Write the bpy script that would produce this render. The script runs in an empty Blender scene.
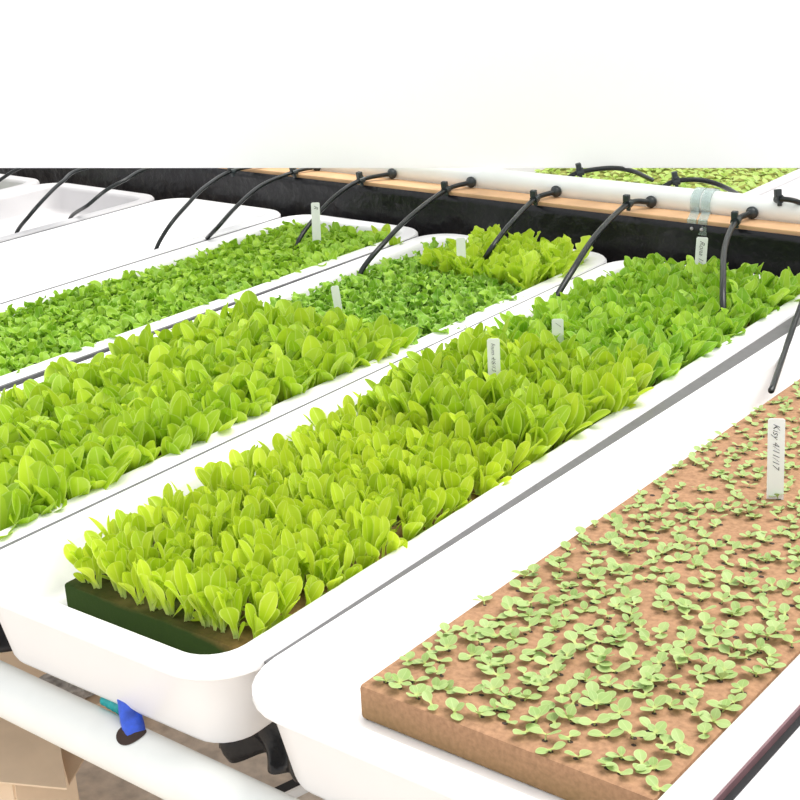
import bpy, bmesh, math, random
from mathutils import Vector, Matrix
random.seed(7)
C = bpy.context.scene.collection
PI = math.pi

# ------------------------------------------------------------------ camera
F = 1433.318
RM = Matrix(((0.78240342, -0.17895397, 0.5965068),
             (0.62066617, 0.30276398, -0.72326169),
             (-0.05117022, 0.93611401, 0.34795426)))
H = 1.0                                   # camera height above the tray rims (rims are at z = 0)
FLOOR = -0.80
cd = bpy.data.cameras.new('camera'); cam = bpy.data.objects.new('camera', cd); C.objects.link(cam)
cd.sensor_width = 36.0; cd.lens = F / 800 * 36.0; cd.clip_start = .02
cam.matrix_world = Matrix.Translation((0, 0, H)) @ RM.to_4x4()
bpy.context.scene.camera = cam

def at(px, py, z):                        # where the sight line of a pixel meets the level z
    d = RM @ Vector((px-400, -(py-400), -F)); t = (z-H)/d.z
    return Vector((d.x*t, d.y*t, z))
def aty(px, py, y):
    d = RM @ Vector((px-400, -(py-400), -F)); t = y/d.y
    return Vector((d.x*t, y, H+d.z*t))
def proj(p):
    q = RM.transposed() @ (Vector(p)-Vector((0, 0, H)))
    return 400-F*q.x/q.z, 400+F*q.y/q.z

# ------------------------------------------------------------------ materials
def nodes(name):
    m = bpy.data.materials.new(name); m.use_nodes = True
    nt = m.node_tree; return m, nt, nt.nodes['Principled BSDF']
def mat(name, col, rough=.5, noise=0, scale=30, bump=0, bscale=80, metal=0, trans=0, spec=.5, coat=0, alpha=1):
    m, nt, b = nodes(name)
    b.inputs['Base Color'].default_value = (*col, 1); b.inputs['Roughness'].default_value = rough
    b.inputs['Metallic'].default_value = metal; b.inputs['Specular IOR Level'].default_value = spec
    b.inputs['Coat Weight'].default_value = coat; b.inputs['Alpha'].default_value = alpha
    b.inputs['Transmission Weight'].default_value = trans
    tc = nt.nodes.new('ShaderNodeTexCoord')
    n = nt.nodes.new('ShaderNodeTexNoise'); n.inputs['Scale'].default_value = scale; n.inputs['Detail'].default_value = 6
    nt.links.new(tc.outputs['Object'], n.inputs['Vector'])
    r = nt.nodes.new('ShaderNodeValToRGB')
    k = noise
    r.color_ramp.elements[0].position = .3; r.color_ramp.elements[1].position = .7
    r.color_ramp.elements[0].color = (*[c*(1-k) for c in col], 1)
    r.color_ramp.elements[1].color = (*[min(1, c*(1+k)) for c in col], 1)
    nt.links.new(n.outputs['Fac'], r.inputs['Fac']); nt.links.new(r.outputs['Color'], b.inputs['Base Color'])
    if bump:
        n2 = nt.nodes.new('ShaderNodeTexNoise'); n2.inputs['Scale'].default_value = bscale; n2.inputs['Detail'].default_value = 4
        nt.links.new(tc.outputs['Object'], n2.inputs['Vector'])
        bp = nt.nodes.new('ShaderNodeBump'); bp.inputs['Strength'].default_value = bump; bp.inputs['Distance'].default_value = .01
        nt.links.new(n2.outputs['Fac'], bp.inputs['Height']); nt.links.new(bp.outputs['Normal'], b.inputs['Normal'])
    return m

def leafmat(name, dark, light, edge, trans=.35, stalk=(.62, .72, .35), spread=1.0):
    m, nt, b = nodes(name); N = nt.nodes.new; L = nt.links.new
    geo = N('ShaderNodeNewGeometry'); oi = N('ShaderNodeObjectInfo')
    add = N('ShaderNodeMath'); add.operation = 'MULTIPLY_ADD'; add.inputs[1].default_value = .6*spread
    mul = N('ShaderNodeMath'); mul.operation = 'MULTIPLY'; mul.inputs[1].default_value = .4*spread
    L(oi.outputs['Random'], mul.inputs[0]); L(geo.outputs['Random Per Island'], add.inputs[0]); L(mul.outputs[0], add.inputs[2])
    ramp = N('ShaderNodeValToRGB'); ramp.color_ramp.elements[0].color = (*dark, 1); ramp.color_ramp.elements[1].color = (*light, 1)
    L(add.outputs[0], ramp.inputs['Fac'])
    uv = N('ShaderNodeTexCoord'); sp = N('ShaderNodeSeparateXYZ'); L(uv.outputs['UV'], sp.inputs[0])
    d = N('ShaderNodeMath'); d.operation = 'SUBTRACT'; d.inputs[1].default_value = .5; L(sp.outputs['X'], d.inputs[0])
    ab = N('ShaderNodeMath'); ab.operation = 'ABSOLUTE'; L(d.outputs[0], ab.inputs[0])
    # light margin and light midrib of the blade
    e = N('ShaderNodeMapRange'); e.inputs['From Min'].default_value = .40; e.inputs['From Max'].default_value = .5; L(ab.outputs[0], e.inputs['Value'])
    v = N('ShaderNodeMapRange'); v.inputs['From Min'].default_value = .05; v.inputs['From Max'].default_value = 0; v.inputs['To Max'].default_value = .6; L(ab.outputs[0], v.inputs['Value'])
    mx = N('ShaderNodeMath'); mx.operation = 'MAXIMUM'; L(e.outputs[0], mx.inputs[0]); L(v.outputs[0], mx.inputs[1])
    s = N('ShaderNodeMath'); s.operation = 'MULTIPLY'; s.inputs[1].default_value = .55; L(mx.outputs[0], s.inputs[0])
    m1 = N('ShaderNodeMix'); m1.data_type = 'RGBA'; L(s.outputs[0], m1.inputs[0]); L(ramp.outputs[0], m1.inputs[6]); m1.inputs[7].default_value = (*edge, 1)
    st = N('ShaderNodeMapRange'); st.inputs['From Min'].default_value = .35; st.inputs['From Max'].default_value = .05; st.inputs['To Max'].default_value = .7; L(sp.outputs['Y'], st.inputs['Value'])
    m2 = N('ShaderNodeMix'); m2.data_type = 'RGBA'; L(st.outputs[0], m2.inputs[0]); L(m1.outputs[2], m2.inputs[6]); m2.inputs[7].default_value = (*stalk, 1)
    L(m2.outputs[2], b.inputs['Base Color']); b.inputs['Roughness'].default_value = .45; b.inputs['Specular IOR Level'].default_value = .35
    t = N('ShaderNodeBsdfTranslucent'); L(m2.outputs[2], t.inputs['Color'])
    ms = N('ShaderNodeMixShader'); ms.inputs[0].default_value = trans
    L(b.outputs[0], ms.inputs[1]); L(t.outputs[0], ms.inputs[2]); L(ms.outputs[0], nt.nodes['Material Output'].inputs['Surface'])
    return m

M = dict(
    tray=mat('white_plastic', (.86, .85, .85), .35, .01, 8),
    traygrey=mat('pale_grey_plastic', (.58, .565, .575), .4, .02, 8),
    pvc=mat('white_pvc', (.79, .81, .785), .35, .03, 14),
    wood=mat('pale_wood', (.66, .40, .21), .6, .18, 9, .1, 60),
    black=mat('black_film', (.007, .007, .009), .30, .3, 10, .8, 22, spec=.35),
    tube=mat('black_tube', (.008, .011, .011), .3, 0, 5, spec=.4),
    fitting=mat('black_fitting', (.02, .028, .03), .4, .2, 30),
    grey=mat('gap_shade_grey', (.12, .117, .12), .6, .08, 40),  # grey for the shade painted into the wedge gap between two trays
    seam=mat('seam_shade_grey', (.13, .13, .135), .7, .1, 40),  # grey for the shade painted along the thin tray seams
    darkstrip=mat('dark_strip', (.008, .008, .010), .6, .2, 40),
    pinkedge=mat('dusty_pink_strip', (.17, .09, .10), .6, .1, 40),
    label=mat('label_plastic', (.86, .86, .85), .4, 0, 5),
    ink=mat('ink', (.02, .02, .03), .6),
    card=mat('cardboard', (.80, .62, .44), .8, .06, 12),
    carddark=mat('cardboard_dark', (.58, .42, .28), .8, .06, 12),  # darker cardboard tone for one side flap
    floor=mat('concrete', (.72, .63, .54), .85, .22, 25, .2, 60),
    blue=mat('blue_plastic', (.03, .10, .62), .4, .35, 45, .3, 60),
    teal=mat('teal_plastic', (.02, .40, .40), .45, .35, 60, .3, 60),
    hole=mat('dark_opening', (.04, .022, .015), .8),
    steel=mat('galvanised_steel', (.45, .43, .42), .45, .3, 60, metal=.6),
    foil=mat('crumpled_film', (.38, .36, .34), .4, .5, 50, .5, 50),
    clear=mat('clear_plastic', (.78, .90, .88), .12, 0, 5, trans=.75, alpha=.75),
)
# sponge materials: brown foam, darker lower down; algae stains on the leafy mats
def sponge(name, base, algae, front_green):
    m, nt, b = nodes(name); N = nt.nodes.new; L = nt.links.new
    tc = N('ShaderNodeTexCoord'); sp = N('ShaderNodeSeparateXYZ'); L(tc.outputs['Object'], sp.inputs[0])
    n = N('ShaderNodeTexNoise'); n.inputs['Scale'].default_value = 130; n.inputs['Detail'].default_value = 5; L(tc.outputs['Object'], n.inputs['Vector'])
    r = N('ShaderNodeValToRGB'); r.color_ramp.elements[0].position = .3; r.color_ramp.elements[1].position = .7
    r.color_ramp.elements[0].color = (*[c*.78 for c in base], 1); r.color_ramp.elements[1].color = (*[c*1.15 for c in base], 1)
    L(n.outputs['Fac'], r.inputs['Fac'])
    n2 = N('ShaderNodeTexNoise'); n2.inputs['Scale'].default_value = 14; n2.inputs['Detail'].default_value = 4; L(tc.outputs['Object'], n2.inputs['Vector'])
    # second colour amount: grows down the side and, for the leafy mat, away from the right corner
    zz = N('ShaderNodeMapRange'); zz.inputs['From Min'].default_value = .052; zz.inputs['From Max'].default_value = .012 if front_green else -.02
    L(sp.outputs['Z'], zz.inputs['Value'])
    xx = N('ShaderNodeMapRange'); xx.inputs['From Min'].default_value = .22; xx.inputs['From Max'].default_value = .08; L(sp.outputs['X'], xx.inputs['Value'])
    a = N('ShaderNodeMath'); a.operation = 'MULTIPLY_ADD'
    L(xx.outputs[0], a.inputs[0]); a.inputs[1].default_value = .75 if front_green else 0; L(zz.outputs[0], a.inputs[2])
    nn = N('ShaderNodeMath'); nn.operation = 'MULTIPLY_ADD'; L(n2.outputs['Fac'], nn.inputs[0]); nn.inputs[1].default_value = .5; nn.inputs[2].default_value = -.28
    s = N('ShaderNodeMath'); s.operation = 'ADD'; s.use_clamp = True; L(a.outputs[0], s.inputs[0]); L(nn.outputs[0], s.inputs[1])
    mx = N('ShaderNodeMix'); mx.data_type = 'RGBA'; L(s.outputs[0], mx.inputs[0]); L(r.outputs[0], mx.inputs[6]); mx.inputs[7].default_value = (*algae, 1)
    L(mx.outputs[2], b.inputs['Base Color']); b.inputs['Roughness'].default_value = .95; b.inputs['Specular IOR Level'].default_value = .1
    bp = N('ShaderNodeBump'); bp.inputs['Strength'].default_value = .5; bp.inputs['Distance'].default_value = .003; L(n.outputs['Fac'], bp.inputs['Height']); L(bp.outputs['Normal'], b.inputs['Normal'])
    return m
M['sponge'] = sponge('brown_sponge', (.375, .215, .125), (.19, .135, .06), False)
M['sponge_algae'] = sponge('algae_stained_sponge', (.34, .19, .07), (.028, .052, .012), True)
M['sponge_rear'] = sponge('green_brown_sponge', (.26, .27, .07), (.12, .14, .04), False)

M['lf_c'] = leafmat('yellow_green_leaf', (.36, .53, .010), (.68, .80, .05), (.86, .92, .30), .36)
M['lf_m'] = leafmat('light_green_leaf', (.28, .47, .012), (.60, .74, .04), (.78, .86, .28), .33)
M['lf_b'] = leafmat('broad_green_leaf', (.27, .47, .012), (.57, .73, .04), (.76, .86, .28), .33)
M['lf_r'] = leafmat('lobed_green_leaf', (.20, .43, .015), (.48, .70, .05), (.70, .85, .30), .32)
M['lf_s'] = leafmat('toothed_yellow_leaf', (.42, .62, .02), (.62, .78, .06), (.80, .90, .28), .4)
M['lf_k'] = leafmat('curly_green_leaf', (.16, .38, .02), (.44, .68, .06), (.68, .84, .32), .28)
M['lf_a'] = leafmat('frilly_green_leaf', (.17, .38, .012), (.46, .69, .05), (.66, .84, .26), .32)
M['lf_d'] = leafmat('pale_seedling_leaf', (.28, .42, .12), (.43, .56, .22), (.60, .70, .34), .25, (.60, .66, .22), .9)
M['lf_f'] = leafmat('rear_seedling_leaf', (.30, .48, .07), (.52, .66, .16), (.6, .75, .25), .3)

# ------------------------------------------------------------------ object helpers
def tag(o, label=None, cat=None, group=None, kind=None):
    if label: o['label'] = label
    if cat: o['category'] = cat
    if group: o['group'] = group
    if kind: o['kind'] = kind
    return o
def link(name, me, parent=None):
    o = bpy.data.objects.new(name, me); C.objects.link(o)
    if parent: o.parent = parent
    return o
def build(name, bm, m, parent=None, smooth=False, loc=None):
    me = bpy.data.meshes.new(name); bm.normal_update(); bm.to_mesh(me); bm.free()
    for x in (m if isinstance(m, (list, tuple)) else [m]): me.materials.append(x)
    if smooth:
        for p in me.polygons: p.use_smooth = True
    o = link(name, me, parent)
    if loc: o.location = loc
    return o
def smooth_angle(o, deg=35):
    me = o.data
    for p in me.polygons: p.use_smooth = True
    me.set_sharp_from_angle(angle=math.radians(deg))
def box(bm, c, s, rot=None, bev=0):
    r = bmesh.ops.create_cube(bm, size=1)
    vs = r['verts']
    mt = Matrix.Translation(c) @ (rot.to_4x4() if rot else Matrix.Identity(4)) @ Matrix.Diagonal((*s, 1))
    bmesh.ops.transform(bm, matrix=mt, verts=vs)
    if bev:
        es = list({e for v in vs for e in v.link_edges})
        bmesh.ops.bevel(bm, geom=es, offset=bev, segments=2, affect='EDGES', profile=.6)
def tube(bm, pts, r, n=12, cap=True, closed=False):
    pts = [Vector(p) for p in pts]; rings = []
    up = Vector((0, 0, 1)); k = len(pts)
    for i, p in enumerate(pts):
        t = (pts[min(i+1, k-1)]-pts[max(i-1, 0)]).normalized()
        a = t.cross(up if abs(t.dot(up)) < .98 else Vector((1, 0, 0))).normalized(); b = a.cross(t)
        rr = r[i] if isinstance(r, (list, tuple)) else r
        rings.append([bm.verts.new(p+a*math.cos(2*PI*j/n)*rr+b*math.sin(2*PI*j/n)*rr) for j in range(n)])
    for i in range(k-1):
        for j in range(n):
            bm.faces.new((rings[i][j], rings[i][(j+1) % n], rings[i+1][(j+1) % n], rings[i+1][j]))
    if cap:
        bm.faces.new(rings[0][::-1]); bm.faces.new(rings[-1])
def spline(P, n=8):
    P = [Vector(p) for p in P]; Q = [2*P[0]-P[1]]+P+[2*P[-1]-P[-2]]; out = []
    for i in range(1, len(Q)-2):
        for k in range(n):
            t = k/n; a, b, c, d = Q[i-1], Q[i], Q[i+1], Q[i+2]
            out.append(.5*((2*b)+(c-a)*t+(2*a-5*b+4*c-d)*t*t+(3*b-a-3*c+d)*t**3))
    out.append(P[-1]); return out

# ------------------------------------------------------------------ trays
def rrect(hx, hy, r, n=7):
    out = []
    for cx, cy, a0 in ((hx-r, hy-r, 0), (-hx+r, hy-r, 90), (-hx+r, -hy+r, 180), (hx-r, -hy+r, 270)):
        for i in range(n+1):
            a = math.radians(a0+90*i/n); out.append((cx+r*math.cos(a), cy+r*math.sin(a)))
    return out
PROFILE = [(.056, -.150, .05), (.047, -.147, .06), (.042, -.139, .068), (.020, -.024, .084), (.016, -.018, .086), (.003, -.018, .097), (0, -.015, .1), (0, -.005, .1), (.004, 0, .097),
           (.036, 0, .068), (.043, -.004, .062), (.047, -.014, .06), (.061, -.074, .05), (.068, -.084, .045), (.075, -.088, .04)]
def tray(x0, x1, y0, y1, label, m='tray', group=None, tilt=0, z=0, yaw=0, fz=0):
    hx, hy = (x1-x0)/2, (y1-y0)/2
    bm = bmesh.new(); loops = []
    for k, (ins, zz, r) in enumerate(PROFILE):
        if k >= len(PROFILE)-3: zz += fz
        loops.append([bm.verts.new((px, py+hy, zz)) for px, py in rrect(hx-ins-(.009 if 8 < k else 0), hy-ins, max(r, .02))])
    n = len(loops[0])
    for a, b in zip(loops, loops[1:]):
        for j in range(n): bm.faces.new((a[j], a[(j+1) % n], b[(j+1) % n], b[j]))
    bm.faces.new(loops[0][::-1]); bm.faces.new(loops[-1])
    o = build('growing_tray', bm, M[m]); smooth_angle(o, 40)
    o.location = ((x0+x1)/2, y0, z); o.rotation_euler = (tilt, 0, yaw)
    return tag(o, label, 'tray', group)
TILT = 0.0
Y0, Y1 = 1.10, 3.25
KC, KB = .0205, .0175       # the middle tray and the one left of it stand a little askew
trayE = tray(-.590, .045, Y0, Y1, 'white plastic tray at the right edge, past the dark gap beside the sprouting seedlings', tilt=TILT)
trayD = tray(-1.241, -.607, Y0, Y1, 'white plastic tray holding the bare brown sponge mat with tiny seedlings', fz=.014)
trayC = tray(-1.846, -1.247, Y0, Y1, 'white plastic tray of yellow-green lettuce with the dark green mat end showing', yaw=KC)
trayB = tray(-2.478, -1.856, Y0, Y1, 'white plastic tray crowded with big broad-leaved lettuce left of the yellow-green lettuce tray', yaw=KB)
trayA = tray(-3.050, -2.524, Y0, Y1, 'white plastic tray filled with low frilly green lettuce')
trayW = tray(-3.612, -3.064, Y0, Y1-.01, 'empty white tray beside the frilly green lettuce tray')
trayV = tray(-4.235, -3.628, Y0, Y1-.03, 'empty pale tray farther left, with two black tubes hanging over it', 'traygrey')
trayU = tray(-4.860, -4.242, Y0, Y1-.03, 'pale tray in the upper left corner with a clump of green leaves', 'traygrey')
trayF = tray(-2.92, -1.885, 3.56, 5.7, 'pale tray of small sprouts behind the white supply pipe', 'traygrey')
trayG = tray(-1.875, -1.24, 3.56, 5.7, 'empty pale tray behind the white supply pipe at the upper right', 'traygrey')

def mat_block(name, x0, x1, y0, y1, m, label, k=0, zb=-.088, th=.046):
    bm = bmesh.new(); L = y1-y0; W = x1-x0
    box(bm, Vector((0, L/2, th/2)), (W, L, th), bev=.006)
    o = build(name, bm, M[m]); smooth_angle(o, 50)
    o.location = ((x0+x1)/2-(y0-Y0)*k, y0, zb); o.rotation_euler.z = k
    return tag(o, label, 'sponge mat')
MD = mat_block('sponge_mat', -1.120, -.674, 1.238, 3.12, 'sponge', 'brown sponge growing mat dotted with tiny seedlings, dry and light', zb=-.074, th=.052)
MC = mat_block('sponge_mat', -1.730, -1.322, 1.236, 3.15, 'sponge_algae', 'dark green algae-stained sponge mat under the yellow-green lettuce', KC)
MB = mat_block('sponge_mat', -2.37, -1.920, 1.235, 3.15, 'sponge_algae', 'sponge mat hidden beneath the big broad-leaved lettuce', KB)
MA = mat_block('sponge_mat', -2.965, -2.583, 1.25, 3.15, 'sponge_algae', 'sponge mat hidden beneath the low frilly lettuce')
MF = mat_block('sponge_mat', -2.82, -1.975, 3.66, 5.55, 'sponge_rear', 'greenish brown sponge mat behind the white supply pipe')
MU = mat_block('sponge_mat', -4.74, -4.345, 2.55, 3.11, 'sponge_algae', 'sponge mat under the leaf clump in the upper left corner')
TOP = -.042
def topD(y): return -.022

# ------------------------------------------------------------------ leaves
def leaf(bm, uvl, base, az, lean, L, W, bend=.5, cup=.25, pet=.32, seg=8, lobes=0, lobe=0, frill=0, tip=1.0, roll=0, fr=3, oval=False):
    """one leaf: base point, azimuth, lean from vertical at the base, length, width; bends outward along its length"""
    d = Vector((math.cos(az), math.sin(az), 0)); side0 = Vector((-math.sin(az), math.cos(az), 0))
    up = Vector((0, 0, 1)); p = Vector(base); rows = []
    ang = lean; ph = random.random()*6
    for i in range(seg+1):
        t = 1-(1-i/seg)**1.35
        if i:
            ang = lean + bend*t*t
            p = p + (up*math.cos(ang)+d*math.sin(ang))*(L*(t-tp))
        tp = t
        nrm = d*(-math.cos(ang))+up*math.sin(ang)
        side = side0*math.cos(roll*t)+nrm*math.sin(roll*t)
        if t < pet: w = W*(.10+.06*t/pet)
        else:
            s = (t-pet)/(1-pet)
            w = W*.5*1.12*min(1, .25+s**.8)*math.sqrt(max(0, 1-s**3.0))
            if oval: w = W*.5*math.sin(PI*min(1, .05+.95*s))**.55
            w = max(w, W*.07)
            w *= 1+lobe*math.sin(lobes*2*PI*s+ph)
        cols = (-1, -.5, 0, .5, 1)
        row = []
        for c in cols:
            cu = cup*w*abs(c)**1.6
            fz = frill*W*abs(c)*math.sin(fr*2*PI*t+ph+(2.1 if c < 0 else 0)) if t > pet*.9 else 0
            row.append(bm.verts.new(p+side*(c*w)+nrm*(cu+fz)))
        rows.append((t, row))
    for (t0, a), (t1, b) in zip(rows, rows[1:]):
        for j in range(4):
            f = bm.faces.new((a[j], a[j+1], b[j+1], b[j])); f.smooth = True
            for lp, uu in zip(f.loops, ((j/4, t0), ((j+1)/4, t0), ((j+1)/4, t1), (j/4, t1))): lp[uvl].uv = uu

def plant_mesh(name, m, fn, n):
    out = []
    for k in range(n):
        bm = bmesh.new(); uvl = bm.loops.layers.uv.new('UVMap'); fn(bm, uvl)
        me = bpy.data.meshes.new(name); bm.to_mesh(me); bm.free(); me.materials.append(M[m]); out.append(me)
    return out
R = random.uniform
def p_small(bm, u):         # yellow-green young lettuce
    n = random.choice((4, 4, 5, 5)); a0 = R(0, 6.3)
    for i in range(n):
        leaf(bm, u, (R(-.004, .004), R(-.004, .004), -.004), a0+i*2*PI/n+R(-.5, .5), R(.03, .34), R(.062, .096), R(.026, .036), R(.0, .5), R(.1, .45), .42, 9, roll=R(-.4, .4))
    filler(bm, u, 1, .034, .019)
    if random.random() < .5:  # a low seed leaf
        leaf(bm, u, (0, 0, 0), R(0, 6.3), R(.9, 1.3), R(.028, .036), .015, .3, .2, .4, 5)
def p_mid(bm, u):
    n = random.choice((4, 5, 6)); a0 = R(0, 6.3)
    for i in range(n):
        leaf(bm, u, (R(-.006, .006), R(-.006, .006), -.004), a0+i*2*PI/n+R(-.5, .5), R(.03, .38), R(.085, .128), R(.032, .045), R(.0, .55), R(.1, .4), .28, 9, roll=R(-.4, .4))
    filler(bm, u, 2, .05, .028)
def p_big(bm, u):
    n = random.choice((4, 5, 5)); a0 = R(0, 6.3)
    for i in range(n):
        leaf(bm, u, (R(-.006, .006), R(-.006, .006), -.004), a0+i*2*PI/n+R(-.5, .5), R(.06, .50), R(.082, .118), R(.038, .054), R(.0, .6), R(.1, .4), .18, 10, roll=R(-.4, .4))
    filler(bm, u, 2, .055, .034)
def filler(bm, u, n, L, W):
    for k in range(n): leaf(bm, u, (R(-.012, .012), R(-.012, .012), -.002), R(0, 6.3), R(.25, .9), L*R(.8, 1.15), W*R(.85, 1.1), R(0, .6), R(.1, .4), .12, 7, roll=R(-.4, .4))
def p_lobed(bm, u):
    n = random.choice((5, 6, 7)); a0 = R(0, 6.3)
    for i in range(n):
        leaf(bm, u, (R(-.005, .005), R(-.005, .005), -.004), a0+i*2*PI/n+R(-.5, .5), R(.05, .45), R(.068, .105), R(.028, .038), R(.1, .7), R(.1, .4), .28, 13, 2, .20, .03, roll=R(-.4, .4))
def p_tooth(bm, u):
    n = random.choice((5, 6)); a0 = R(0, 6.3)
    for i in range(n):
        leaf(bm, u, (R(-.006, .006), R(-.006, .006), -.004), a0+i*2*PI/n+R(-.5, .5), R(.05, .45), R(.09, .130), R(.040, .052), R(.0, .6), R(.1, .4), .2, 18, 4.5, .24, .05, roll=R(-.4, .4))
def p_curl(bm, u):
    n = random.choice((6, 7)); a0 = R(0, 6.3)
    for i in range(n):
        leaf(bm, u, (R(-.006, .006), R(-.006, .006), -.004), a0+i*2*PI/n+R(-.5, .5), R(.15, .75), R(.045, .085), R(.026, .038), R(.3, 1.2), R(.1, .5), .25, 14, 3, .22, .22, roll=R(-.5, .5), fr=3)
def p_frill(bm, u):
    n = random.choice((6, 7, 8)); a0 = R(0, 6.3)
    for i in range(n):
        leaf(bm, u, (R(-.005, .005), R(-.005, .005), -.004), a0+i*2*PI/n+R(-.5, .5), R(.15, .75), R(.040, .070), R(.022, .032), R(.3, 1.3), R(.1, .5), .25, 10, 2, .18, .16, roll=R(-.5, .5), fr=2)
def p_seed(bm, u):          # seedling: short stalk, two seed leaves, sometimes true leaves
    h = R(.002, .006); a = R(0, 6.3); dx, dy = R(-.004, .004), R(-.004, .004)
    for k in range(2):
        leaf(bm, u, (dx, dy, h), a+k*PI+R(-.35, .35), R(1.1, 1.48), R(.0165, .0215), R(.0140, .0172), R(-.1, .25), R(.05, .25), .2, 8, oval=True)
    for k in range(random.choice((0, 0, 0, 1, 1, 2))):
        leaf(bm, u, (dx, dy, h), a+PI/2+k*PI+R(-.4, .4), R(.6, 1.2), R(.012, .017), R(.0095, .013), .2, .1, .2, 6, oval=True)
    vs = []
    for zz, x, y in ((-.004, 0, 0), (h, dx, dy)):
        vs.append([bm.verts.new((x+.0011*math.cos(q*PI/2), y+.0011*math.sin(q*PI/2), zz)) for q in range(4)])
    for q in range(4):
        f = bm.faces.new((vs[0][q], vs[0][(q+1) % 4], vs[1][(q+1) % 4], vs[1][q]))
        for lp in f.loops: lp[u].uv = (.5, .1)

V = dict(small=plant_mesh('young_lettuce', 'lf_c', p_small, 14), mid=plant_mesh('half_grown_lettuce', 'lf_m', p_mid, 10),
         big=plant_mesh('broad_leaved_lettuce', 'lf_b', p_big, 12), lobed=plant_mesh('lobed_lettuce', 'lf_r', p_lobed, 10),
         tooth=plant_mesh('toothed_lettuce', 'lf_s', p_tooth, 8), curl=plant_mesh('curly_lettuce', 'lf_k', p_curl, 10),
         frill=plant_mesh('frilly_lettuce', 'lf_a', p_frill, 12), seed=plant_mesh('seedling', 'lf_d', p_seed, 20),
         rear=plant_mesh('sprout', 'lf_f', p_seed, 8))

def plant_bed(kind, name, x0, x1, y0, y1, sp, label, group, cat, smin, smax, ztop=lambda y: TOP, jit=.3, tiltmax=.14, margin=60, skip=0, limit=300, rest_label='', edge_lean=.25, k=0):
    nx = max(1, round((x1-x0)/sp)); ny = max(1, round((y1-y0)/sp)); P = []
    for j in range(ny):
        for i in range(nx):
            x = x0+(i+.5)*(x1-x0)/nx+R(-jit, jit)*sp; y = y0+(j+.5)*(y1-y0)/ny+R(-jit, jit)*sp
            xn = x; x -= (y-Y0)*k
            if random.random() < skip: continue
            q = proj((x, y, .03))
            if not (-margin < q[0] < 800+margin and 120 < q[1] < 800+margin): continue
            e = (xn-(x0+x1)/2)/((x1-x0)/2); e = e**3*edge_lean
            ex = -.3*edge_lean if y < y0+sp*.8 and edge_lean > .3 else 0
            rot = Matrix.Rotation(e+R(-tiltmax, tiltmax), 4, 'Y') @ Matrix.Rotation(-ex+R(-tiltmax, tiltmax), 4, 'X') @ Matrix.Rotation(R(0, 6.28), 4, 'Z')
            P.append((x, y, ztop(y), rot, R(smin, smax)*(max(.78, min(1.12, 1.12-.5*(y-1.55))) if kind == 'seed' else 1), random.choice(V[kind])))
    def seen(p):
        q = proj((p[0], p[1], .03)); return -15 < q[0] < 815 and q[1] < 815
    P.sort(key=lambda p: (not seen(p), p[0]**2+p[1]**2))
    for x, y, z, rot, s, me in P[:limit]:
        o = link(name, me); o.matrix_world = Matrix.Translation((x, y, z)) @ rot @ Matrix.Scale(s, 4)
        tag(o, label, cat, group)
    if P[limit:]:
        bm = bmesh.new()
        for x, y, z, rot, s, me in P[limit:]:
            n0 = len(bm.verts); bm.from_mesh(me); bm.verts.ensure_lookup_table()
            bmesh.ops.transform(bm, matrix=Matrix.Translation((x, y, z)) @ rot @ Matrix.Scale(s, 4), verts=bm.verts[n0:])
        o = build(name, bm, P[0][5].materials[0])
        tag(o, rest_label, cat, None, 'stuff')
    return P

PC = plant_bed('small', 'young_lettuce', -1.718, -1.316, 1.242, 1.98, .0335, 'small yellow-green lettuce plant standing upright in the front half of its tray', 'yellow-green young lettuce on the dark green mat', 'lettuce', .85, 1.12, edge_lean=.4, k=KC)
plant_bed('mid', 'half_grown_lettuce', -1.720, -1.316, 1.98, 2.42, .037, 'taller light green lettuce with smooth oval leaves around the handwritten label in mid tray', 'half-grown smooth lettuce around the middle label', 'lettuce', .85, 1.1, edge_lean=.35, k=KC)
plant_bed('lobed', 'lobed_lettuce', -1.720, -1.316, 2.42, 3.17, .034, 'green lettuce with round-lobed leaves at the back of the middle tray, before the black film', 'round-lobed lettuce at the back of the middle tray', 'lettuce', .9, 1.15, edge_lean=.3, margin=40, k=KC)
plant_bed('big', 'broad_leaved_lettuce', -2.365, -1.912, 1.25, 2.36, .0375, 'lettuce plant with big broad rounded leaves in the front of the left lettuce tray', 'big broad-leaved lettuce in the left tray', 'lettuce', .85, 1.1, edge_lean=.4, k=KB, rest_label='more broad-leaved lettuce farther back')
plant_bed('curl', 'curly_lettuce', -2.365, -1.912, 2.36, 2.90, .034, 'darker green curly-edged lettuce behind the broad-leaved lettuce', 'curly lettuce in the middle of the left tray', 'lettuce', .85, 1.1, rest_label='', k=KB)
plant_bed('tooth', 'toothed_lettuce', -2.225, -1.912, 2.88, 3.15, .040, 'tall yellow-green lettuce with toothed leaves at the far end, before the black film', 'toothed yellow lettuce at the far end', 'lettuce', .8, 1.05, k=KB)
plant_bed('curl', 'curly_lettuce', -2.365, -2.225, 2.90, 3.10, .036, 'darker green curly-edged lettuce behind the broad-leaved lettuce', 'curly lettuce in the middle of the left tray', 'lettuce', .75, .95, k=KB)
plant_bed('frill', 'frilly_lettuce', -2.965, -2.568, 1.65, 3.14, .0285, 'low frilly lettuce plant packed in the nearer part of its tray', 'low frilly lettuce in the nearer part of the tray', 'lettuce', .8, 1.15, margin=30, rest_label='carpet of low frilly lettuce filling the far part of the tray, up to its rear rim')
for px, py in ((382, 222), (396, 232)):
    p = at(px, py+22, -.03); o = link('broad_leaved_lettuce', V['big'][1 if px < 390 else 4]); o.location = (p.x, p.y, TOP); o.scale = (.7,)*3
    tag(o, 'single smooth lettuce at the back right of the frilly lettuce, %s' % ('the taller one' if px < 390 else 'lower, nearer the rim'), 'lettuce')
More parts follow.
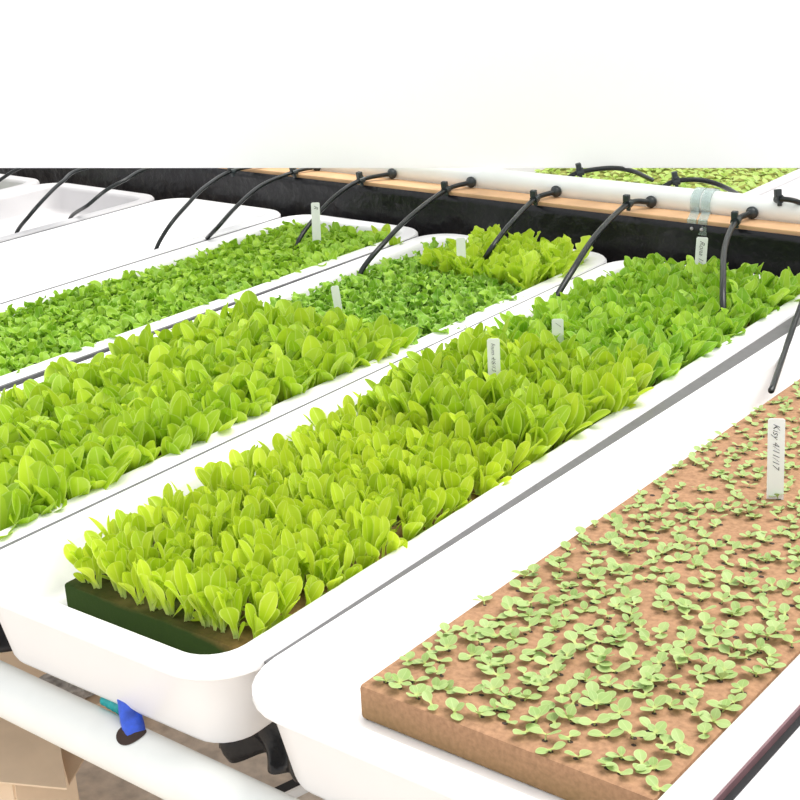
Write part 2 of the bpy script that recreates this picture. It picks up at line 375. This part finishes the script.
PD = plant_bed('seed', 'seedling', -1.114, -.676, 1.246, 2.98, .0312, 'tiny pale green seedling with two oval leaves on the near part of the brown mat', 'seedlings on the near part of the brown mat', 'seedling', .82, 1.12, topD, .33, .2, 700, .06, 300, 'field of tiny pale seedlings filling the rest of the brown mat', 0)
plant_bed('rear', 'sprout', -2.80, -1.985, 3.68, 4.75, .040, 'small sprout in the pale tray behind the white supply pipe', 'sprouts behind the supply pipe', 'sprout', 1.2, 1.7, margin=10, rest_label='carpet of small sprouts farther behind the supply pipe')
plant_bed('frill', 'leafy_clump', -4.70, -4.40, 2.72, 3.06, .07, 'green leafy plant in the clump at the upper left corner', 'green leaf clump at the upper left', 'lettuce', 1.3, 1.7, margin=60)

# one long pale leaf plant that lies out over the rim
bm = bmesh.new(); uvl = bm.loops.layers.uv.new('UVMap')
leaf(bm, uvl, (0, 0, 0), 1.25, .78, .145, .046, .5, .15, .35, 12)
leaf(bm, uvl, (0, 0, 0), .75, 1.0, .105, .034, .3, .3, .35, 9)
leaf(bm, uvl, (0, 0, 0), 2.1, .3, .115, .044, .3, .3, .35, 9)
o = build('half_grown_lettuce', bm, M['lf_c']); o.location = (-1.362, 2.22, TOP)
tag(o, 'lettuce whose one long pale leaf lies out over the right rim of the middle tray', 'lettuce')

# planting holes under the seedlings, their shade painted as flat dark discs
bm = bmesh.new()
holes = [(p[0], p[1]) for p in PD]
for j in range(60): holes.append((R(-1.12, -.72), R(1.28, 2.3)))
for x, y in holes:
    rr = R(.0024, .0040)
    vs = [bm.verts.new((x+rr*1.3*math.cos(k*PI/3), y+rr*math.sin(k*PI/3), topD(y)+.0006)) for k in range(6)]
    bm.faces.new(vs)
ho = build('planting_hole_shade', bm, M['hole'])
ho.parent = MD; ho.matrix_parent_inverse = (Matrix.Translation(MD.location) @ MD.rotation_euler.to_matrix().to_4x4()).inverted()
tag(ho, 'small holes in the mat, their shade painted as dark discs', kind='stuff')

# ------------------------------------------------------------------ strips painted as shade between trays
def prism(bm, A, B):        # loft between two quads
    a = [bm.verts.new(p) for p in A]; b = [bm.verts.new(p) for p in B]
    for i in range(4): bm.faces.new((a[i], a[(i+1) % 4], b[(i+1) % 4], b[i]))
    bm.faces.new(a[::-1]); bm.faces.new(b)
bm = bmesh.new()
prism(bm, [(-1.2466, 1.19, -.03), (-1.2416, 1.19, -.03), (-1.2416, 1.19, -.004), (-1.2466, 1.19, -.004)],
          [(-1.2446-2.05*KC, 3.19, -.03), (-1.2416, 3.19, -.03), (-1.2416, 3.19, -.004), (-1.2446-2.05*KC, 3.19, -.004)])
tag(build('gap_shade_strip', bm, M['grey']), 'narrow grey strip painted as gap shade between the seedling tray and the yellow-green lettuce tray', 'strip')
def seam(x0, x1, label, ya=1.2, yb=3.17, k0=0, k1=0):  # a thin grey bar painted as the shade of a tray gap
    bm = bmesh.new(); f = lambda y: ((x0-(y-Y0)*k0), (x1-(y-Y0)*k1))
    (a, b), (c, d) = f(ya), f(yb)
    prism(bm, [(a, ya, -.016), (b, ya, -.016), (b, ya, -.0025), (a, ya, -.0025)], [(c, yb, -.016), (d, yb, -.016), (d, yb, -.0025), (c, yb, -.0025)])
    tag(build('gap_shade_strip', bm, M['seam']), label, 'strip')
seam(-1.8558, -1.8464, 'grey strip painted as shade between the broad-leaved lettuce tray and the yellow-green lettuce tray', k0=KB, k1=KC)
seam(-2.5238, -2.5160, 'grey strip painted as shade between the frilly lettuce tray and the broad-leaved lettuce tray', yb=3.17)
seam(-3.0638, -3.0502, 'grey strip painted as shade between the empty white tray and the frilly lettuce tray')
seam(-3.6278, -3.6122, 'grey strip painted as shade between the empty white tray and the pale tray beside it')
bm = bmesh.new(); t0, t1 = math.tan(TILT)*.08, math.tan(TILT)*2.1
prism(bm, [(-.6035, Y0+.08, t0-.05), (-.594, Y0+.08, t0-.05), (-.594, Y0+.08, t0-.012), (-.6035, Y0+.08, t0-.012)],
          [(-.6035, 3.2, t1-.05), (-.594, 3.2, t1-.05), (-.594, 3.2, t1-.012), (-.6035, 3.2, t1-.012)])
o = build('gap_shade_strip', bm, M['darkstrip']); tag(o, 'black strip painted as gap shade at the lower right corner, right of the seedling tray', 'strip')  # black bar painted as the darkness down in the gap
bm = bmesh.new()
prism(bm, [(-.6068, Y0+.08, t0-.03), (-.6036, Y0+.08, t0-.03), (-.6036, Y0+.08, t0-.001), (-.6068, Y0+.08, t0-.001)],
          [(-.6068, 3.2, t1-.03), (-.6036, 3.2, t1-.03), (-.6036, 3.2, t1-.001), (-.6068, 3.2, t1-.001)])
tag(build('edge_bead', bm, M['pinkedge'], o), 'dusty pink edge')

# ------------------------------------------------------------------ supply pipe, batten, film
def cyl(bm, a, b, r, n=32): tube(bm, [a, b], r, n)
bm = bmesh.new(); cyl(bm, (-3.6, 3.40, .13), (.3, 3.40, .13), .032)
pipe = build('supply_pipe', bm, M['pvc']); smooth_angle(pipe, 60); tag(pipe, 'long white water supply pipe across the back carrying the black tubes', 'pipe')
bm = bmesh.new(); box(bm, Vector((-1.85, 3.335, .0925)), (4.3, .075, .030), bev=.003)
tag(build('wooden_batten', bm, M['wood']), 'pale wooden batten running under the white supply pipe', 'batten')
bm = bmesh.new(); nxs, nzs = 160, 14; g = []
for i in range(nxs+1):
    x = -4.9+5.2*i/nxs; col_ = []
    for j in range(nzs+1):
        t = j/nzs; z = .098-.30*t
        y = 3.291+.010*math.sin(x*7+t*2)*t+.006*math.sin(x*23+t*5)*t+.004*math.sin(x*41-t*9)*t
        col_.append(bm.verts.new((x, y, z)))
    g.append(col_)
for i in range(nxs):
    for j in range(nzs): bm.faces.new((g[i][j], g[i+1][j], g[i+1][j+1], g[i][j+1]))
film = build('black_film', bm, M['black'], smooth=True)
md = film.modifiers.new('t', 'SOLIDIFY'); md.thickness = .0012
tag(film, 'black plastic film hanging below the wooden batten at the back', 'plastic film')

# hose clamp of clear plastic on the supply pipe
cx = aty(701, 205, 3.37).x
root = link('pipe_clip', None); root.location = (cx, 3.40, .13); root.empty_display_size = .02
tag(root, 'clear plastic clip wrapped round the white supply pipe', 'clip')
bm = bmesh.new()
for x0, x1 in ((-.028, -.003), (.003, .028)):
    ro, ri = .0375, .0335; prof = []
    ring = []
    for k in range(41):
        a = math.radians(-70+320*k/40-0)
        ring.append([bm.verts.new((x, r*math.cos(a+PI/2), r*math.sin(a+PI/2))) for x, r in ((x0, ri), (x1, ri), (x1, ro), (x0, ro))])
    for a, b in zip(ring, ring[1:]):
        for q in range(4): bm.faces.new((a[q], a[(q+1) % 4], b[(q+1) % 4], b[q]))
    bm.faces.new(ring[0]); bm.faces.new(ring[-1][::-1])
smooth_angle(build('band', bm, M['clear'], root), 40)
bm = bmesh.new()
for x0, x1 in ((-.028, -.003), (.003, .028)):
    prism(bm, [(x0, -.030, -.018), (x1, -.030, -.018), (x1, -.030, -.022), (x0, -.030, -.022)], [(x0+.03, -.106, -.020), (x1+.03, -.106, -.020), (x1+.03, -.106, -.024), (x0+.03, -.106, -.024)])
    prism(bm, [(x0+.03, -.106, -.020), (x1+.03, -.106, -.020), (x1+.03, -.110, -.020), (x0+.03, -.110, -.020)], [(x0+.03, -.106, -.060), (x1+.03, -.106, -.060), (x1+.03, -.110, -.060), (x0+.03, -.110, -.060)])
build('tab', bm, M['clear'], root)
bm = bmesh.new()
for x in (-.014, .014):
    bmesh.ops.create_uvsphere(bm, u_segments=10, v_segments=6, radius=.005, matrix=Matrix.Translation((x+.03, -.110, -.045)))
build('screw', bm, M['steel'], root, True)

# ------------------------------------------------------------------ feed tubes
def feed(label, pts, r=.0075, fit=None, clip=None, group=None, rc=.015):
    bm = bmesh.new(); S = spline(pts, 10); tube(bm, S, r, 12)
    o = build('feed_tube', bm, M['tube'], smooth=True); smooth_angle(o, 50)
    tag(o, label, 'tube', group)
    if fit is not None:
        bm = bmesh.new(); c = Vector(fit)
        bmesh.ops.create_uvsphere(bm, u_segments=16, v_segments=10, radius=rc, matrix=Matrix.Translation(c))
        cyl(bm, c+Vector((0, .006, 0)), c+Vector((0, .02, 0)), rc*.75, 16)
        bmesh.ops.create_cone(bm, segments=16, radius1=rc*1.12, radius2=rc*1.12, depth=.006, cap_ends=True,
                              matrix=Matrix.Translation(c) @ Matrix.Rotation(PI/2, 4, 'X'))
        build('connector', bm, M['fitting'], o, True)
    if clip is not None:
        c = Vector(clip); bm = bmesh.new()
        k = min(range(len(S)), key=lambda i: (S[i]-c).length); t = (S[min(k+1, len(S)-1)]-S[max(k-1, 0)]).normalized(); c = S[k]
        cyl(bm, c-t*.010, c+t*.010, r*1.65, 12)
        rr = t.to_track_quat('X', 'Z').to_matrix()
        box(bm, c+Vector((-.002, -.004, .016)), (.015, .017, .020), rr, .003)
        box(bm, c+Vector((.002, 0, -.012)), (.009, .010, .012), rr, .002)
        build('pinch_valve', bm, M['fitting'], o)
    return o
zs = (.125, .128, .118, .085, .035, -.03)
def feed_px(label, fit, clip, mids, end, r, rc=.0145):
    a = Vector((aty(*fit, 3.362).x, 3.362, .125)); c = Vector(aty(*clip, 3.283)); 
    P = [a, c]
    n = len(mids)
    for i, (px, py) in enumerate(mids):
        t = (i+1)/(n+1); z = c.z+(.02-c.z)*t**1.6; P.append(at(px, py, z))
    e = at(*end, .012); P.append(e); d = (P[-1]-P[-2]); P.append(e+Vector((d.x*.15, d.y*.15, -.045)))
    return feed(label, P, r, a, c, None, rc)
feed_px('black feed tube dropping almost straight down at the right end of the pipe', (752, 213), (736, 221), ((725, 247), (723, 285)), (723, 318), .0075)
feed_px('black feed tube left of the clear pipe clip, curving into the round-lobed lettuce', (651, 201), (628, 204), ((597, 234), (574, 268)), (553, 304), .0075)
feed_px('black feed tube curving down beside the toothed yellow lettuce', (556, 191), (535, 199), ((512, 222), (493, 246)), (481, 267), .0072)
feed_px('black feed tube crossing the rear corner of the frilly lettuce tray', (471, 181), (446, 190), ((412, 215), (384, 243)), (362, 270), .007)
feed_px('black feed tube falling on the frilly lettuce in front of a white tag', (392, 173), (361, 180), ((338, 194), (318, 214)), (299, 240), .0065)
def feed_left(label, pts, end, r=.0062, valve=None):
    n = len(pts); P = []
    for i, (px, py) in enumerate(pts): P.append(at(px, py, .115*(1-(i/n)**1.7)+.0))
    P.append(at(*end, -.02)); e = P[-1]; P.append(e+Vector((-.01, -.01, -.052)))
    a = P[0]; x = a.x+ (3.37-a.y)*.35
    P = [Vector((x, 3.365, .12))]+P
    return feed(label, P, r, Vector((x, 3.365, .12)), P[1] if valve else None, None, .014)
feed_left('black feed tube lying over the empty white tray, right one of the pair there', ((294, 172), (262, 185), (237, 206), (218, 227)), (204, 243), valve=1)
feed_left('black feed tube lying over the empty white tray, left one of the pair there', ((232, 171), (205, 187), (187, 205), (170, 225)), (157, 247), valve=1)
feed_left('black feed tube over the pale tray at left, touching near its rim line', ((150, 168), (125, 180), (105, 191), (88, 205)), (71, 217))
feed_left('black feed tube over the pale tray at left, ending farthest left', ((86, 168), (62, 182), (45, 198), (30, 215)), (17, 232))
P = [at(45, 160, .12), at(20, 168, .10), at(0, 180, .06), at(-25, 200, -.01)]
feed('short piece of black tube over the leaf clump at the upper left corner', P, .006)
# the tube that comes down at the right edge onto the brown mat
P = [Vector((-1.05, 3.365, .125)), Vector((-1.045, 3.25, .13)), at(818, 262, .075), at(803, 300, .05), at(787, 345, .0), at(773, 386, -.010), at(771, 390, -.020)]
feed('black feed tube at the right edge reaching down to the brown mat', P, .0065, P[0], P[1])
# tubes on the far side of the pipe
def rear(label, pts, valve):
    P = [at(px, py, z) for px, py, z in pts]; P[0] = Vector((P[1].x-.03, 3.428, .148))
    return feed(label, P, .0068, None, at(*valve))
rear('black tube arching over the sprouts behind the pipe, its valve near the clear clip', ((658, 187, .155), (676, 181, .165), (700, 180, .165), (722, 186, .14), (744, 198, .075)), (676, 181, .165))
rear('black tube arching over the sprouts behind the pipe, farther left', ((560, 176, .155), (580, 172, .165), (610, 168, .17), (632, 171, .15), (652, 180, .10)), (580, 172, .165))
rear('black tube over the empty pale tray behind the right end of the pipe', ((762, 200, .155), (779, 199, .165), (795, 201, .165), (815, 210, .13), (835, 222, .08)), (779, 199, .165))

# ------------------------------------------------------------------ plant labels
def stake(label, px, top_py, base_py, wpx, zbase, yaw=0, text=None, lean=0, tsize=.6, blank=None):
    b = at(px, base_py, zbase)
    dist = math.sqrt(b.x**2+b.y**2+1)
    w = wpx*dist/F; t = aty(px, top_py, b.y); h = t.z-b.z; dep = .05
    bm = bmesh.new()
    out = [(-w/2, h-.003), (-w/2+.003, h), (w/2-.003, h), (w/2, h-.003), (w/2, 0), (.0015, -dep), (-.0015, -dep), (-w/2, 0)]
    f = [bm.verts.new((x, -.0007, z)) for x, z in out]; g = [bm.verts.new((x, .0007, z)) for x, z in out]
    bm.faces.new(f); bm.faces.new(g[::-1])
    for i in range(len(out)):
        j = (i+1) % len(out); bm.faces.new((f[i], g[i], g[j], f[j]))
    bmesh.ops.recalc_face_normals(bm, faces=bm.faces)
    o = build('plant_label', bm, M['label']); o.location = b
    o.rotation_euler = (0, lean, math.atan2(b.y, b.x)-PI/2+yaw)
    tag(o, label, 'plant label')
    if text:
        cu = bpy.data.curves.new('handwriting', 'FONT'); cu.body = text; cu.size = w*tsize*1.15; cu.shear = .45; cu.extrude = .0002
        cu.offset = -w*.010; cu.align_x = 'LEFT'
        to = bpy.data.objects.new('handwriting', cu)
        C.objects.link(to); bpy.context.view_layer.update()
        me = bpy.data.meshes.new_from_object(to.evaluated_get(bpy.context.evaluated_depsgraph_get()))
        bpy.data.objects.remove(to)
        sx = max(v.co.x for v in me.vertices)
        k = min(1, (h*.82)/sx)
        me.transform(Matrix.Diagonal((k, 1, 1, 1)))
        me.materials.clear(); me.materials.append(M['ink'])
        to = link('handwriting', me, o)
        to.matrix_local = Matrix.Translation((-w*.18, -.0012, h-.008)) @ Matrix.Rotation(PI/2, 4, 'X') @ Matrix.Rotation(-PI/2, 4, 'Z')
        tag(to, 'dark handwriting running down the label')
    return o
stake('white handwritten plant label stuck in the brown mat among the seedlings', 775, 418, 499, 16, -.022, 0, 'Kisy 4/11/17', -.02, .5)
stake('white handwritten plant label amid the half-grown lettuce of the middle tray', 495, 339, 398, 12.5, .0, 0, 'Inum 4/6/13', 0, .42)
stake('white handwritten plant label before the black film, right of the clear clip', 699, 237, 282, 11, .0, 0, 'Rona 1/17', .05, .55)
stake('short white plant tag with a dark mark, sunk in lettuce next to a feed tube', 558, 319, 352, 11.5, .0, 0, '/', 0)
stake('blank white plant label at the far end of the curly lettuce', 462, 238, 275, 9, .0, 0, None, 0)
stake('white plant label crossed by a feed tube at the back of the frilly lettuce', 317, 203, 245, 8.5, -.01, 0, 'R', .03)
stake('tiny white tag tip between broad-leaved and curly lettuce', 338, 286, 306, 8, .03, 0, None, -.1)

# ------------------------------------------------------------------ drain pipe in front
PY, PZ, PR = 1.125, -.2, .0395
bm = bmesh.new(); cyl(bm, (-2.6, PY, PZ), (.6, PY, PZ), PR, 48)
dp = build('drain_pipe', bm, M['pvc']); smooth_angle(dp, 60); tag(dp, 'thick white drain pipe running along the front under the tray ends', 'pipe')
def on_pipe(px, py):        # point of the drain pipe seen at a pixel
    d = RM @ Vector((px-400, -(py-400), -F)); oy, oz = -PY, H-PZ
    a = d.y**2+d.z**2; b = 2*(d.y*oy+d.z*oz); c = oy*oy+oz*oz-PR*PR
    t = (-b-math.sqrt(b*b-4*a*c))/(2*a); return Vector((d.x*t, d.y*t, H+d.z*t))
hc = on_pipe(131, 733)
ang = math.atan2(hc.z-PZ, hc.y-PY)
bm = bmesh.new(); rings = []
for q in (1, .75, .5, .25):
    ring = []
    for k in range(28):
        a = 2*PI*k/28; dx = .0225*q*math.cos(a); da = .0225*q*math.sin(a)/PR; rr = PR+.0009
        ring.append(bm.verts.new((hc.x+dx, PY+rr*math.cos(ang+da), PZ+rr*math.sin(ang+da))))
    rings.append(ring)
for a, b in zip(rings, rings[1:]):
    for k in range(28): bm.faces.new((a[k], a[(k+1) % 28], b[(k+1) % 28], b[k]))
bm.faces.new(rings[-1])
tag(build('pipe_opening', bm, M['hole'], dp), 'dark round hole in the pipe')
# blue and teal drain under the tray
b0 = Vector((hc.x+.005, hc.y+.003, hc.z-.006)); 
top = aty(127, 690, 1.165)
pts = spline([b0, b0.lerp(top, .5)+Vector((-.002, 0, 0)), top+Vector((0, 0, .01))], 8)
bm = bmesh.new(); rings = []
n = 20
for i, p in enumerate(pts):
    t = i/(len(pts)-1); ring = []
    for k in range(n):
        a = 2*PI*k/n; r = .0165*(1+.05*math.sin(5*a+t*7)+.04*math.sin(3*a-t*11)); 
        ring.append(bm.verts.new(p+Vector((r*math.cos(a), r*math.sin(a), 0))))
    rings.append(ring)
for a, b in zip(rings, rings[1:]):
    for k in range(n): bm.faces.new((a[k], a[(k+1) % n], b[(k+1) % n], b[k]))
bm.faces.new(rings[0][::-1]); bm.faces.new(rings[-1])
root = link('drain_sleeve', None); root.location = (0, 0, 0); root.empty_display_size = .02
tag(root, 'blue and teal wrapped drain sleeve going down into the white drain pipe', 'drain')
build('sleeve', bm, M['blue'], root, True)
bm = bmesh.new(); A = at(104, 699, -.160); B = at(124, 708, -.162); 
tube(bm, spline([A, A.lerp(B, .5), B], 6), [.009+.0006*math.sin(i*1.9)+.0006*i/2 for i in range(13)], 14)
tag(build('wrap', bm, M['teal'], root, True), 'teal tape wrap')

# ------------------------------------------------------------------ below the trays
for y, lab in ((1.62, 'nearer'), (2.95, 'farther')):
    bm = bmesh.new(); box(bm, Vector((-2.4, y, -.176)), (5.0, .04, .05), bev=.003)
    o = build('bench_rail', bm, M['steel']); tag(o, 'steel bench rail beneath the trays, the %s one' % lab, 'rail')
    for x in (-4.6, -3.3, -.2):
        bm = bmesh.new(); box(bm, Vector((x, y, (FLOOR-.19)/2)), (.04, .04, -.19-FLOOR)); build('leg', bm, M['steel'], o)
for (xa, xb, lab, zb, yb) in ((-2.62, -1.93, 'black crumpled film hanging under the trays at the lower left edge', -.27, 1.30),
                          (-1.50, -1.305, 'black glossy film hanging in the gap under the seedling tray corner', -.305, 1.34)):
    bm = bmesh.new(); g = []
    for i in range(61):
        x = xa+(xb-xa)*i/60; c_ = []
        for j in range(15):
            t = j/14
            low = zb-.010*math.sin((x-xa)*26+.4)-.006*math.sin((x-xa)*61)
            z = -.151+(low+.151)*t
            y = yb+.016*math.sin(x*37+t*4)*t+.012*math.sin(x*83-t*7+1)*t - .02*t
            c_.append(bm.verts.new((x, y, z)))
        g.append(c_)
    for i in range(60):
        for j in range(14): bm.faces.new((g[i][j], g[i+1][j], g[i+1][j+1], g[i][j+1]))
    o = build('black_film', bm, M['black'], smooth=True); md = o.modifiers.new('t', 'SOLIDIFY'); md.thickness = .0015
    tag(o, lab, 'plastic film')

# cardboard boxes on the floor
def quad(bm, pts, th=.004):
    P = [Vector(p) for p in pts]; n = (P[1]-P[0]).cross(P[3]-P[0]).normalized()*th
    a = [bm.verts.new(p) for p in P]; b = [bm.verts.new(p+n) for p in P]
    bm.faces.new(a); bm.faces.new(b[::-1])
    for i in range(4): j = (i+1) % 4; bm.faces.new((a[i], b[i], b[j], a[j]))
zt = -.52
bz = link('cardboard_box', None); bz.empty_display_size = .05; tag(bz, 'open tan cardboard box with its flap spread, on the floor in the lower left corner', 'box')
c1 = at(4, 786, zt)
bm = bmesh.new()
x0, y0 = c1.x-.42, c1.y+.02; x1, y1 = c1.x, c1.y+.15
for q in ([(x0, y0), (x1, y0)], [(x1, y0), (x1, y1)], [(x1, y1), (x0, y1)], [(x0, y1), (x0, y0)]):
    (ax, ay), (bx, by) = q; quad(bm, [(ax, ay, FLOOR), (bx, by, FLOOR), (bx, by, zt), (ax, ay, zt)])
quad(bm, [(x0, y0, FLOOR+.004), (x1, y0, FLOOR+.004), (x1, y1, FLOOR+.004), (x0, y1, FLOOR+.004)])
bz.location = ((x0+x1)/2, (y0+y1)/2, FLOOR)
def unl(o): o.matrix_parent_inverse = Matrix.Translation(bz.location).inverted(); return o
unl(build('body', bm, M['card'], bz))
bm = bmesh.new(); quad(bm, [at(-45, 779, zt+.004), at(67, 790, zt+.006), at(57, 722, zt+.02), at(-10, 690, zt+.02)])
unl(build('flap', bm, M['card'], bz))
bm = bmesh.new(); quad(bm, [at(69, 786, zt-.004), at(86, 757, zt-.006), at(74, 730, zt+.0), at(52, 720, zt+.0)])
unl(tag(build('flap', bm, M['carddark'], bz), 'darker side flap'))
# second box, behind the drain pipe at the left edge
bm = bmesh.new(); pA = at(103, 700, -.70)
box(bm, pA+Vector((-.40, .08, -.05)), (.80, .24, .096), None, .003)
o = build('cardboard_box', bm, M['card']); tag(o, 'second tan cardboard box showing between tray and drain pipe at the left edge', 'box')
bm = bmesh.new(); pB = at(65, 682, -.67)
box(bm, pB+Vector((0, .01, -.012)), (.11, .08, .034))
bmesh.ops.subdivide_edges(bm, edges=bm.edges, cuts=5, use_grid_fill=True)
for v in bm.verts: v.co += Vector((R(-.004, .004), R(-.004, .004), R(-.003, .003) if v.co.z > -.69 else 0))
tag(build('film_bundle', bm, M['foil']), 'grey crumpled film bundle between tray and drain pipe at the left', 'bundle')
# floor slat pieces below the gap
p = at(292, 784, FLOOR+.02)
bm = bmesh.new(); box(bm, Vector((p.x, p.y, FLOOR+.010)), (.030, .10, .020), Matrix.Rotation(-.25, 3, 'Z'), .002)
o = build('steel_bracket', bm, M['darkstrip']); tag(o, 'small black bar with a white edge on the floor below the tray corner', 'bracket')
bm = bmesh.new(); box(bm, Vector((p.x+.020, p.y-.005, FLOOR+.012)), (.007, .10, .022), Matrix.Rotation(-.25, 3, 'Z'), .001); tag(build('edge_bar', bm, M['label'], o), 'white bar')

# ------------------------------------------------------------------ setting
bm = bmesh.new(); box(bm, Vector((-1.8, 3.0, FLOOR-.02)), (9.5, 11, .04))
tag(build('floor', bm, M['floor']), 'grey-brown concrete floor under the benches', kind='structure')
# added white film sheet filling the upper view with white; its hem is level
HZ = .165
a = at(-60, 168, HZ); b = at(860, 168, HZ); d = (b-a).normalized(); a = a-d*1.2; b = b+d*1.6
nrm = Vector((-d.y, d.x, 0))
m, nt, bs = nodes('white_sheet_film')
bs.inputs['Base Color'].default_value = (.97, .97, .97, 1); bs.inputs['Roughness'].default_value = .8; bs.inputs['Specular IOR Level'].default_value = .1
tr = nt.nodes.new('ShaderNodeBsdfTranslucent'); tr.inputs['Color'].default_value = (.98, .98, .98, 1)
mx = nt.nodes.new('ShaderNodeMixShader'); mx.inputs[0].default_value = .6
nt.links.new(bs.outputs[0], mx.inputs[1]); nt.links.new(tr.outputs[0], mx.inputs[2]); nt.links.new(mx.outputs[0], nt.nodes['Material Output'].inputs['Surface'])
bm = bmesh.new(); P = [a, b, b+nrm*.003, a+nrm*.003]
lo = [bm.verts.new(p) for p in P]; hi = [bm.verts.new(p+Vector((0, 0, 1.9))) for p in P]
for i in range(4): j = (i+1) % 4; bm.faces.new((lo[i], lo[j], hi[j], hi[i]))
bm.faces.new(lo[::-1]); bm.faces.new(hi)
tag(build('added_white_sheet', bm, m), 'added white translucent sheet above the rear beds, filling the top of the view', kind='structure')

# ------------------------------------------------------------------ light
w = bpy.data.worlds.new('sky'); bpy.context.scene.world = w; w.use_nodes = True
bg = w.node_tree.nodes['Background']; bg.inputs['Color'].default_value = (.97, .985, 1, 1); bg.inputs['Strength'].default_value = 1.22
sl = bpy.data.lights.new('sun', 'SUN'); sl.energy = 3.7; sl.angle = math.radians(42); sl.color = (1, .98, .93)
so = bpy.data.objects.new('sun', sl); C.objects.link(so); so.rotation_euler = (math.radians(-20), math.radians(18), 0); so.location = (-1, 4, 4)
sc = bpy.context.scene
sc.view_settings.view_transform = 'Standard'; sc.view_settings.look = 'None'; sc.view_settings.gamma = 1; sc.view_settings.exposure = 0
sc.cycles.max_bounces = 8; sc.cycles.use_denoising = True
